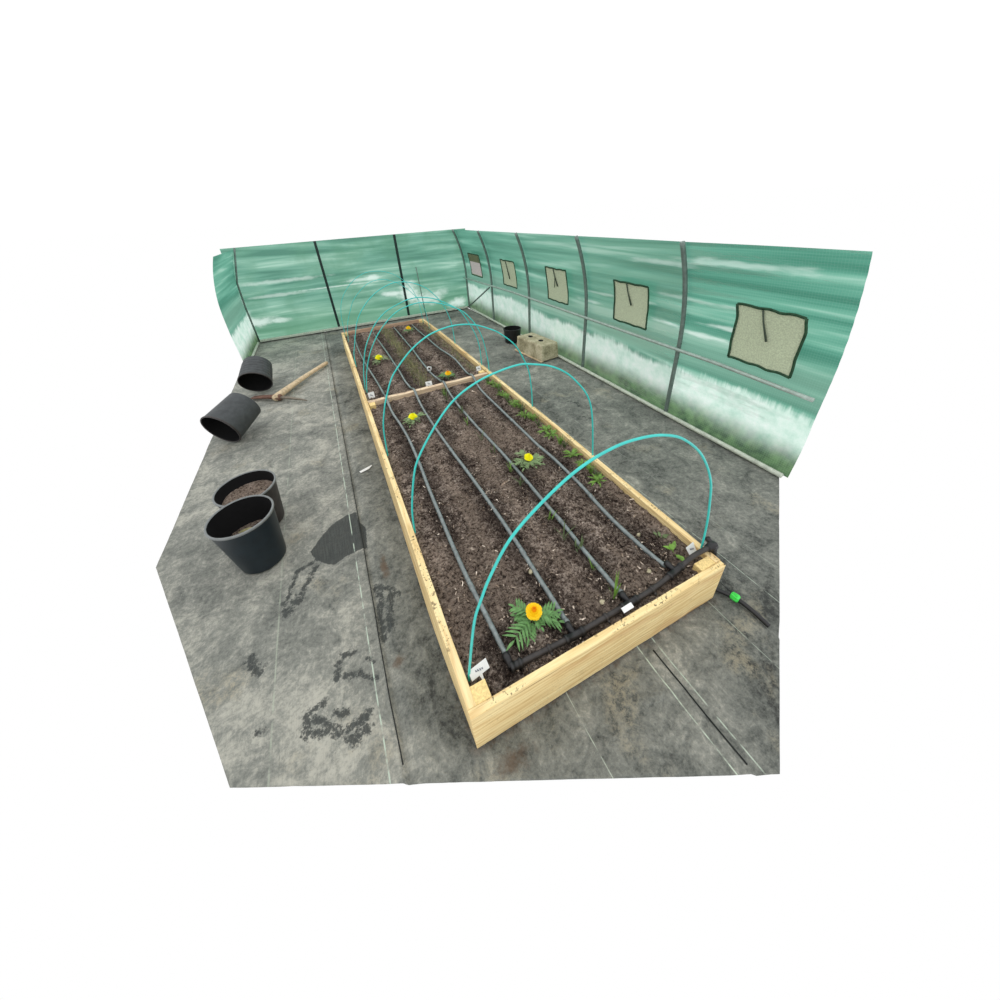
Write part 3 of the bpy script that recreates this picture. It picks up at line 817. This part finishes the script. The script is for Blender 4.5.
def plant_label(loc, rz, tilt, w, h, lb, roll=0, ink=True, stake=True):
    r = empty('plant_label', loc, rz); r.rotation_euler = (tilt, roll, rz)
    m = MB(); m.box((-w / 2, -.0009, .0), (w / 2, .0009, h)); plate = m.build('plate', M['white'], r, smooth=False, bevel=.0006)
    if stake:
        m = MB(); m.add([(-.006, -.0009, 0), (.006, -.0009, 0), (0, -.0009, -.045), (-.006, .0009, 0), (.006, .0009, 0), (0, .0009, -.045)], [(0, 1, 2), (5, 4, 3), (0, 3, 4, 1), (1, 4, 5, 2), (2, 5, 3, 0)]); m.build('stake', M['white'], r, smooth=False)
    if ink:
        m = MB(); squig(m, w * .38, h * .2); o = m.build('handwriting', M['ink'], plate); o.location = (0, -.0012, h * .5); o.rotation_euler = (PI / 2, 0, 0)
        o['label'] = 'short word in grey ink'
    tag(r, lb, 'plant label', 'white plastic plant labels'); return r


plant_label((.082, .112, .215), .16, -.72, .074, .036, 'white plant label with grey writing by the front left corner post')
plant_label((.690, .040, .2365), .02, -1.25, .052, .020, 'white plant label on the front board below the third drip line', ink=False, stake=False)
plant_label((1.152, .118, .212), .15, -.75, .058, .040, 'white plant label under the header pipe at the front right corner')
plant_label((.605, 2.60, .205), 0, -.35, .062, .046, 'square white plant label behind the cross board, left of third drip line')
plant_label((.075, 2.66, .195), 0, -.35, .055, .055, 'pale plant label in the left corner behind the cross board')
plant_label((1.150, 2.66, .215), .1, -.4, .05, .045, 'white plant label at the right end of the cross board')
o = empty('pipe_clamp', (.716, 2.985, .196)); m = MB()
for a in range(4):
    b = PI / 2 * a + .5; c_ = Vector((math.cos(b), 0, math.sin(b))) * .026 + Vector((0, 0, .026)); d_ = Vector((math.cos(b + PI / 2), 0, math.sin(b + PI / 2))) * .026 + Vector((0, 0, .026))
    m.tube([c_, c_.lerp(d_, .5), d_], .0065, 8)
m.build('ring', M['white'], o); tag(o, 'white square plastic ring around the third drip line', 'clamp')
m = MB(); m.add([(-.045, -.012, .004), (.02, -.014, .004), (.05, -.004, .012), (.05, .002, .012), (.02, .014, .004), (-.045, .012, .004)] + [(-.045, -.012, .006), (.02, -.014, .006), (.05, -.004, .014), (.05, .002, .014), (.02, .014, .006), (-.045, .012, .006)],
                 [(5, 4, 3, 2, 1, 0), (6, 7, 8, 9, 10, 11)] + [(i, (i + 1) % 6, 6 + (i + 1) % 6, 6 + i) for i in range(6)])
o = m.build('plant_label', M['white'], smooth=False); o.location = (-.135, 1.865, -.006); o.rotation_euler.z = .35
tag(o, 'white plastic label lying on the floor left of the bed', 'plant label')

# ------------------------------------------------------------------ plants
def leaf_blade(m, base, d, L, w, droop=.3, fold=.15, mi=0, n=5):
    "one narrow lanceolate blade, curved and folded along its midrib"
    d = Vector(d).normalized(); side = d.cross(Vector((0, 0, 1)))
    side = side.normalized() if side.length > 1e-3 else Vector((1, 0, 0))
    up = side.cross(d).normalized(); vs = []
    for i in range(n + 1):
        t = i / n; c = Vector(base) + d * L * t + up * (-droop * L * t * t)
        ww = w * math.sin(PI * min(1, (.08 + .92 * t)) ** .8) * (1 if i < n else 0)
        vs += [c - side * ww + up * fold * ww, c, c + side * ww + up * fold * ww]
    fs = []
    for i in range(n):
        a = i * 3; fs += [(a, a + 1, a + 4, a + 3), (a + 1, a + 2, a + 5, a + 4)]
    m.add(vs, fs, mi)


def pinnate(m, base, ang, L, rise, lw, mi=0):
    "marigold leaf: a curved rib with pairs of leaflets"
    d = Vector((math.cos(ang), math.sin(ang), 0)); pts = []
    for i in range(8):
        t = i / 7; pts.append(Vector(base) + d * L * t + Vector((0, 0, rise * math.sin(t * PI * .75) - .012 * t * t)))
    m.tube(pts, [.0016 - .0008 * i / 7 for i in range(8)], 5, mi=mi)
    s = Vector((-d.y, d.x, 0))
    for i in range(2, 7):
        l = L * (.20 + .34 * math.sin(PI * (i - .8) / 7.2))
        for sg in (-1, 1):
            leaf_blade(m, pts[i], d * .75 + s * sg + Vector((0, 0, .25)), l * random.uniform(.85, 1.1), lw, .25, .25, mi)
    leaf_blade(m, pts[-1], d + Vector((0, 0, .1)), L * .4, lw * 1.1, .3, .25, mi)


def bloom(m, c, r, tiltx=0, tilty=0):
    "double marigold head: ruffled petals ring on ring into a dome"
    R = Matrix.Rotation(tiltx, 3, 'X') @ Matrix.Rotation(tilty, 3, 'Y')
    rings = [(1.0, 20, .0, .1), (.86, 18, .16, .35), (.70, 15, .30, .6), (.53, 12, .42, .9), (.35, 9, .50, 1.15), (.17, 6, .55, 1.35)]
    for k_, (rr, cnt, zz, el) in enumerate(rings):
        for j in range(cnt):
            a = 2 * PI * (j + .5 * (k_ % 2)) / cnt + random.uniform(-.1, .1); ca, sa = math.cos(a), math.sin(a)
            L = r * .52 * random.uniform(.85, 1.1); w = r * .23
            b = Vector((ca, sa, 0)) * r * (rr - .45) + Vector((0, 0, r * zz * .95)); o_ = Vector((ca * math.cos(el), sa * math.cos(el), math.sin(el))); t_ = Vector((-sa, ca, 0))
            nu = o_.cross(t_) * -1
            vs = []
            for i, (f, ww) in enumerate(((0, .4), (.5, .95), (.85, 1.1), (1.0, .7))):
                wv = random.uniform(-.03, .05) * r
                for sg in (-1, 0, 1):
                    vs.append(R @ (b + o_ * L * f * (1 if sg else .93) + t_ * w * ww * sg + nu * (f * f * r * .10 + (wv if sg else 0))) + Vector(c))
            fs = []
            for i in range(3):
                q = i * 3; fs += [(q, q + 1, q + 4, q + 3), (q + 1, q + 2, q + 5, q + 4)]
            m.add(vs, fs, 1 if k_ >= 4 else 0)
    # calyx cup that holds the petals
    m.lathe([(.001, -r * .55), (r * .24, -r * .42), (r * .34, -r * .05), (r * .62, r * .06), (r * .5, r * .3), (.001, r * .42)], 16, c, 0)


def marigold(name, loc, colr, centre, r, height, leaves, lmat, lb, off=(0, 0), tilt=(0, 0), lw=.0055):
    root = empty(name, loc)
    top = Vector((off[0], off[1], height))
    m = MB(); m.tube(catmull([(0, 0, -.01), (off[0] * .3, off[1] * .3, height * .45), top - Vector((0, 0, r * .35))], 5), .0028, 7)
    m.build('stem', M['leaf'], root)
    m = MB()
    for ang, L, rise in leaves: pinnate(m, (0, 0, random.uniform(.012, height * .5)), ang, L, rise, lw)
    m.build('foliage', lmat, root)
    m = MB(); bloom(m, top, r, *tilt); m.build('flower_head', [M[colr], M[centre]], root)
    tag(root, lb, 'flower', 'marigolds planted in the bed'); return root


R = random.uniform
D = math.radians
marigold('marigold', (.345, .195, soil_h(.345, .195)), 'petal_o', 'petal_c', .0305, .088,
         [(D(200), .115, .02), (D(226), .075, .03), (D(176), .06, .03), (D(275), .05, .03), (D(318), .07, .035), (D(350), .095, .03), (D(15), .05, .03), (D(122), .085, .035), (D(96), .045, .035), (D(330), .10, .02), (D(140), .07, .02)], M['leaf'],
         'nearest marigold, large golden orange bloom by the front board', (.0, -.004), (.25, -.1), .0050)
specs = [((.834, 1.085), 'petal_y', 'petal_y', .0275, .062, 'leaf_pale', 'lemon yellow marigold between third and fourth drip lines, mid front half'),
         ((.314, 2.02), 'petal_y', 'petal_y', .033, .055, 'leaf_pale', 'lemon yellow marigold between first and second drip lines, near cross board'),
         ((.825, 2.69), 'petal_o', 'petal_c', .030, .060, 'leaf', 'orange marigold directly behind the cross board'),
         ((.296, 3.58), 'petal_y', 'petal_y', .038, .060, 'leaf_pale', 'yellow marigold between first and second drip lines, rear half'),
         ((.858, 4.52), 'petal_o', 'petal_y', .034, .075, 'leaf', 'yellow orange marigold farthest back, near the rear board')]
for (x, y), c1, c2, r, h, lm, lb in specs:
    lv = [(i * 2 * PI / 7 + R(-.35, .35), R(.05, .10), R(.015, .05)) for i in range(7)]
    marigold('marigold', (x, y, soil_h(x, y)), c1, c2, r, h, lv, M[lm], lb, (R(-.006, .006), R(-.006, .006)), (R(.1, .35), R(-.2, .2)), .005)

# thin grassy seedlings along the third drip line
def blades(n, L, w, spread, seed):
    random.seed(seed); m = MB()
    for i in range(n):
        a = R(0, 2 * PI); s = R(.1, spread)
        leaf_blade(m, (R(-.008, .008), R(-.008, .008), -.004), (math.cos(a) * s, math.sin(a) * s, 1), L * R(.6, 1.1), w, R(.05, .35), .2)
    return m


protoS = [blades(5, .07, .0028, .5, 1), blades(6, .055, .003, .7, 2), blades(4, .085, .0026, .4, 3)]
protoM = []
SEED = [(.668, 1.762), (.68, 1.497), (.69, 1.329), (.702, 1.09), (.691, .944), (.789, 1.057), (.704, .627), (.69, .483), (.715, .399), (.705, .276), (.676, 2.361), (.655, 2.25), (.70, 1.96)]
random.seed(5)
order = sorted(range(len(SEED)), key=lambda i: SEED[i][1])
NTH = ['first', 'second', 'third', 'fourth', 'fifth', 'sixth', 'seventh', 'eighth', 'ninth', 'tenth', 'eleventh', 'twelfth', 'thirteenth', 'fourteenth', 'fifteenth', 'sixteenth', 'seventeenth', 'eighteenth', 'nineteenth', 'twentieth', 'twenty-first', 'twenty-second', 'twenty-third', 'twenty-fourth', 'twenty-fifth', 'twenty-sixth', 'twenty-seventh', 'twenty-eighth', 'twenty-ninth', 'thirtieth']
meshes = []
for k_, q in enumerate(order):
    x, y = SEED[q]; v = k_ % 3
    if v >= len(meshes):
        o = protoS[v].build('seedling', M['leaf_bright' if v == 0 else 'leaf_dull']); meshes.append(o)
    else:
        o = meshes[v].copy(); col.objects.link(o)
    o.location = (x, y, soil_h(x, y) + .003); o.rotation_euler = (0, 0, R(0, 6)); q = R(1.15, 1.5) if k_ else .9; o.scale = (q, q, q)
    tag(o, 'thin grassy seedling beside the third drip line, %s from the front board' % NTH[k_ + 1], 'seedling', 'seedlings along the third drip line')
m = MB()
for a, s, L in ((.6, .12, .16), (.9, .3, .13), (2.6, .25, .09), (4.2, .5, .07), (.2, .45, .08)):
    leaf_blade(m, (R(-.004, .004), R(-.004, .004), -.004), (math.cos(a) * s, math.sin(a) * s, 1), L, .0042, .08, .2)
o = m.build('seedling', M['leaf_bright']); o.location = (.695, .129, soil_h(.695, .129) + .003); tag(o, 'tallest bright green seedling, at the third drip line near the front board', 'seedling', 'seedlings along the third drip line')

# leafy young plants in a row along the right board
def leafy(n, L, w, seed, up=.7):
    random.seed(seed); m = MB()
    for i in range(n):
        a = R(0, 2 * PI); u = R(.3, up * 1.6)
        b = Vector((R(-.012, .012), R(-.012, .012), 0)); d = Vector((math.cos(a), math.sin(a), u)); st = L * R(.25, .5)
        tip = b + d.normalized() * st; m.tube([b - Vector((0, 0, .005)), tip], .0012, 5)
        leaf_blade(m, tip, (d.x, d.y, d.z * .6), L * R(.6, 1.05), w * R(.8, 1.2), .35, .3)
    return m


RIGHT = [(1.135, 2.42), (1.13, 2.32), (1.145, 2.24), (1.12, 2.13), (1.13, 2.02), (1.11, 1.92), (1.125, 1.83), (1.13, 1.72), (1.115, 1.64), (1.13, 1.53), (1.125, 1.45), (1.14, 1.36), (1.13, 1.28), (1.125, 1.02), (1.13, .78), (1.12, 2.375), (1.145, 2.19), (1.13, 2.075), (1.12, 1.97), (1.14, 1.87), (1.145, 1.775), (1.14, 1.585), (1.13, 1.17), (1.14, 1.13), (1.125, .90), (1.12, .82), (1.11, .74)]
lm = []
random.seed(11)
for k_, (x, y) in enumerate(sorted(RIGHT, key=lambda p: p[1])):
    v = k_ % 4
    if v >= len(lm):
        o = (leafy(18, .066, .0075, 20 + v, 1.1) if v in (0, 3) else blades(22, .10, .0034, .6, 31 + v)).build('young_plant', M['leaf_bright' if v != 1 else 'leaf_dull']); lm.append(o)
    else: o = lm[v].copy(); col.objects.link(o)
    random.seed(100 + k_)
    o.location = (x, y, soil_h(x, y) + .003); o.rotation_euler = (0, 0, R(0, 6)); q = R(.65, .9); o.scale = (q, q, q)
    tag(o, 'green young plant along the right board, %s from the front' % NTH[k_], 'plant', 'young plants along the right board')
m = leafy(5, .05, .011, 55, .5); o = m.build('young_plant', M['leaf_bright']); o.location = (1.085, .165, soil_h(1.085, .165) + .003); tag(o, 'small yellow green plant nearest the front right corner post', 'plant')
m = leafy(6, .035, .006, 56, .5); o = m.build('young_plant', M['leaf_dull']); o.location = (1.10, .26, soil_h(1.1, .26) + .003); tag(o, 'tiny dull seedling behind the plant at the front right corner', 'plant')

# dense rows nobody could count, in the rear half
random.seed(21); m = MB()
for _ in range(1700):
    x = .585 + random.gauss(0, .038); y = R(2.62, 4.95); a = R(0, 6.28); s = R(.2, .9)
    leaf_blade(m, (x, y, soil_h(x, y) - .003), (math.cos(a) * s, math.sin(a) * s, 1), R(.03, .07), R(.0012, .0024), R(.1, .5), .2, random.choice((0, 0, 1)), 3)
tag(m.build('seedling_row', [M['leaf_dry'], M['leaf_dull']]), 'dense dry row of fine seedlings left of the third drip line, rear half', 'seedlings', kind='stuff')
random.seed(22); m = MB()
for _ in range(620):
    x = 1.125 + random.gauss(0, .022); y = R(2.72, 4.9); a = R(0, 6.28); s = R(.2, .9)
    if x > 1.168: continue
    leaf_blade(m, (x, y, soil_h(x, y) - .003), (math.cos(a) * s, math.sin(a) * s, 1), R(.025, .06), R(.0014, .003), R(.1, .5), .2, random.choice((0, 0, 1)), 3)
tag(m.build('weeds', [M['leaf_dry'], M['leaf_dull']]), 'brownish weeds along the right board in the rear half', 'weeds', kind='stuff')

# ------------------------------------------------------------------ pots
def pot(name, r0, r1, h, mat, lb, cat='pot', ribs=0, soil_z=None, group='black plastic pots', rimmat='potrim', rib_from=.2):
    root = empty(name)
    pr = [(r0 - .012, .0), (r0, .004)]
    for i in range(1, 25):
        f = i / 24; r = r0 + (r1 - r0) * f
        if ribs and f > rib_from: r += .004 * (1 if math.sin(f * ribs * 2 * PI) > 0 else 0)
        pr.append((r, h * f * .985))
    m = MB(); m.lathe([(.001, 0)] + pr, 56); 
    body = m.build('body', M[mat], root, angle=.5)
    m = MB(); m.lathe([(r1 - .0005, h * .955), (r1 + .004, h * .958), (r1 + .0055, h * .985), (r1 + .003, h), (r1 - .003, h), (r1 - .005, h * .985)], 56); m.build('rim', M[rimmat], body)
    m = MB(); m.lathe([(r1 - .005, h * .985), (r0 - .006, .008), (.001, .007)], 48); m.build('lining', M['potin'], body)
    if soil_z:
        m = MB(); rr = r0 + (r1 - r0) * soil_z / h - .007; vv = [(0, 0, soil_z + .006)]; fs = []
        for j in range(1, 7):
            for q in range(28):
                a = 2 * PI * q / 28; rad = rr * j / 6; x = rad * math.cos(a); y = rad * math.sin(a); vv.append((x, y, soil_z + .012 * fbm(x * 22, y * 22, 4, 3)))
        for q in range(28): fs.append((0, 1 + q, 1 + (q + 1) % 28))
        for j in range(5):
            for q in range(28): fs.append((1 + j * 28 + q, 1 + (j + 1) * 28 + q, 1 + (j + 1) * 28 + (q + 1) % 28, 1 + j * 28 + (q + 1) % 28))
        m.add(vv, fs); m.build('potting_soil', M['soil'], root)
    tag(root, lb, cat, group); return root


p1 = pot('plant_pot', .113, .152, .33, 'potblue', 'nearest blue black plastic pot standing on the floor at left', soil_z=.17); p1.location = (-.765, 1.318, 0)
p2 = pot('plant_pot', .122, .160, .285, 'blackrough', 'black pot half filled with soil, standing behind the nearest pot', soil_z=.215); p2.location = (-.797, 1.648, 0)
m = MB(); leaf_blade(m, (-.075, -.01, 0), (1, .1, -.12), .15, .014, .25, .3); o = m.build('dry_leaf', M['leaf_dry']); o.location = (-.765, 1.335, .228); o.rotation_euler = (0, -.5, -.5); tag(o, 'pale dry leaf inside the nearest blue black pot', 'leaf')
p3 = pot('plant_pot', .138, .158, .27, 'potgrey', 'ribbed grey black pot tipped over on the floor behind the mattock head', ribs=7, rimmat='blackrough'); p3.rotation_euler = (PI / 2 + .5, 0, -.2); p3.location = (-.965, 4.14, .268)
p4 = pot('plant_pot', .14, .158, .32, 'potgrey', 'grey black pot lying on its side in front of the mattock head', rimmat='blackrough'); p4.rotation_euler = (PI / 2 + .28, 0, -.65); p4.location = (-.975, 3.08, .243)
p5 = pot('plant_pot', .105, .122, .19, 'black', 'small black pot standing by the wall beyond the stone block', rimmat='black'); p5.location = (2.155, 3.86, 0)

# ------------------------------------------------------------------ mattock
mt = empty('mattock', (-.80, 3.63, 0)); O3 = Vector((-.80, 3.63, 0))
a = Vector((-.83, 3.57, .043)) - O3; b = Vector((-.285, 4.44, .028)) - O3; d = (b - a)
m = MB(); m.tube([a + d * t + Vector((0, 0, .012 * math.sin(PI * t))) for t in np.linspace(0, 1, 14)], [.036, .036, .034, .032, .030, .028, .027, .026, .025, .024, .024, .024, .025, .023], 14)
m.build('handle', M['handle'], mt)
c0 = Vector((-.812, 3.60, .036)) - O3; hx = Vector((.55, -.42, 0)).normalized(); hy = Vector((-hx.y, hx.x, 0))
m = MB(); m.tube([c0 - hx * .06, c0 - hx * .035, c0 + hx * .035, c0 + hx * .05], [.022, .036, .036, .02], 12)
def flat(m, pts):
    vs = []
    for p, w, t in pts: vs += [p - hy * w - Vector((0, 0, t)), p + hy * w - Vector((0, 0, t)), p + hy * w + Vector((0, 0, t)), p - hy * w + Vector((0, 0, t))]
    fs = [(0, 3, 2, 1)] + [(i * 4 + k, i * 4 + (k + 1) % 4, i * 4 + 4 + (k + 1) % 4, i * 4 + 4 + k) for i in range(len(pts) - 1) for k in range(4)]
    n_ = (len(pts) - 1) * 4; fs.append((n_, n_ + 1, n_ + 2, n_ + 3)); m.add(vs, fs)
flat(m, [(c0 - hx * .03, .024, .014), (c0 - hx * .12, .026, .012), (c0 - hx * .22 - Vector((0, 0, .006)), .030, .008), (c0 - hx * .335 - Vector((0, 0, .02)), .036, .003)])
m.build('head', M['rust'], mt)
m = MB(); flat(m, [(c0 + hx * .035, .018, .013), (c0 + hx * .14, .013, .011), (c0 + hx * .26 - Vector((0, 0, .008)), .010, .008), (c0 + hx * .355 - Vector((0, 0, .02)), .005, .004)]); m.build('pick_point', M['iron'], mt)
tag(mt, 'mattock with pale wooden handle lying on the floor at left', 'tool')

# ------------------------------------------------------------------ stone block
bm = bmesh.new(); bmesh.ops.create_cube(bm, size=1)
for v in bm.verts:
    top = v.co.z > 0
    v.co = Vector((v.co.x * (.25 if top else .265), v.co.y * (.53 if top else .56), (v.co.z + .5) * .2))
bmesh.ops.bevel(bm, geom=bm.edges[:], offset=.022, segments=4, affect='EDGES', profile=.6)
bmesh.ops.subdivide_edges(bm, edges=[e for e in bm.edges if e.calc_length() > .08], cuts=8, use_grid_fill=True)
for v in bm.verts: v.co += v.normal * .006 * fbm(v.co.x * 14, v.co.y * 14, v.co.z * 14, 3)
me = bpy.data.meshes.new('block_body'); bm.to_mesh(me); bm.free()
me.polygons.foreach_set('use_smooth', [True] * len(me.polygons)); me.materials.append(M['stone'])
blk = empty('stone_block', (2.178, 3.235, 0), .10)
o = bpy.data.objects.new('body', me); col.objects.link(o); o.parent = blk
o.modifiers.new('tri', 'TRIANGULATE')
for y in (-.10, .12):
    c = MB(); c.lathe([(.001, -.03), (.026, -.03), (.028, .0025), (.001, .0026)], 20); h_ = c.build('hole', M['potin'], blk); h_.location = (-.01, y, .2015); h_.scale = (1.0, 1.25, 1)
m = MB(); m.box((-.145, -.28, -.001), (-.105, .30, .012)); m.build('timber_packer', M['handle'], blk, smooth=False, bevel=.002)
tag(blk, 'beige stone block with two dark holes on top, by the right wall', 'block')

# ------------------------------------------------------------------ light: bright overcast sky
w = bpy.data.worlds.new('overcast'); sc.world = w; w.use_nodes = True; nt = w.node_tree; nt.nodes.clear()
out = nt.nodes.new('ShaderNodeOutputWorld'); bg = nt.nodes.new('ShaderNodeBackground'); tc = nt.nodes.new('ShaderNodeTexCoord'); sp = nt.nodes.new('ShaderNodeSeparateXYZ')
mr = nt.nodes.new('ShaderNodeMapRange'); mr.inputs['From Min'].default_value = 0; mr.inputs['From Max'].default_value = 1; mr.inputs['To Min'].default_value = 1.0; mr.inputs['To Max'].default_value = 1.5
nt.links.new(tc.outputs['Generated'], sp.inputs[0]); nt.links.new(sp.outputs[2], mr.inputs[0]); nt.links.new(mr.outputs[0], bg.inputs['Strength'])
bg.inputs['Color'].default_value = (1, 1, 1, 1); nt.links.new(bg.outputs[0], out.inputs[0])

# ------------------------------------------------------------------ camera
cam = bpy.data.cameras.new('camera'); co = bpy.data.objects.new('camera', cam); col.objects.link(co)
F = 354.824
yaw, pitch, roll = -.416531, .528147, -.067004
Rz = Matrix.Rotation(yaw, 3, 'Z'); Rx = Matrix.Rotation(PI / 2 - pitch, 3, 'X'); Rr = Matrix.Rotation(roll, 3, 'Z')
co.matrix_world = Matrix.Translation((-.05493, -.51354, 1.62844)) @ (Rz @ Rx @ Rr).to_4x4()
cam.sensor_fit = 'HORIZONTAL'; cam.sensor_width = 36; cam.lens = F / 1000 * 36; cam.shift_y = -.0833; cam.clip_start = .02
sc.camera = co
vs_ = sc.view_settings
sc.display_settings.display_device = 'sRGB'
vs_.view_transform = 'Standard'; vs_.look = 'None'; vs_.gamma = 1; vs_.exposure = 0; vs_.use_curve_mapping = False
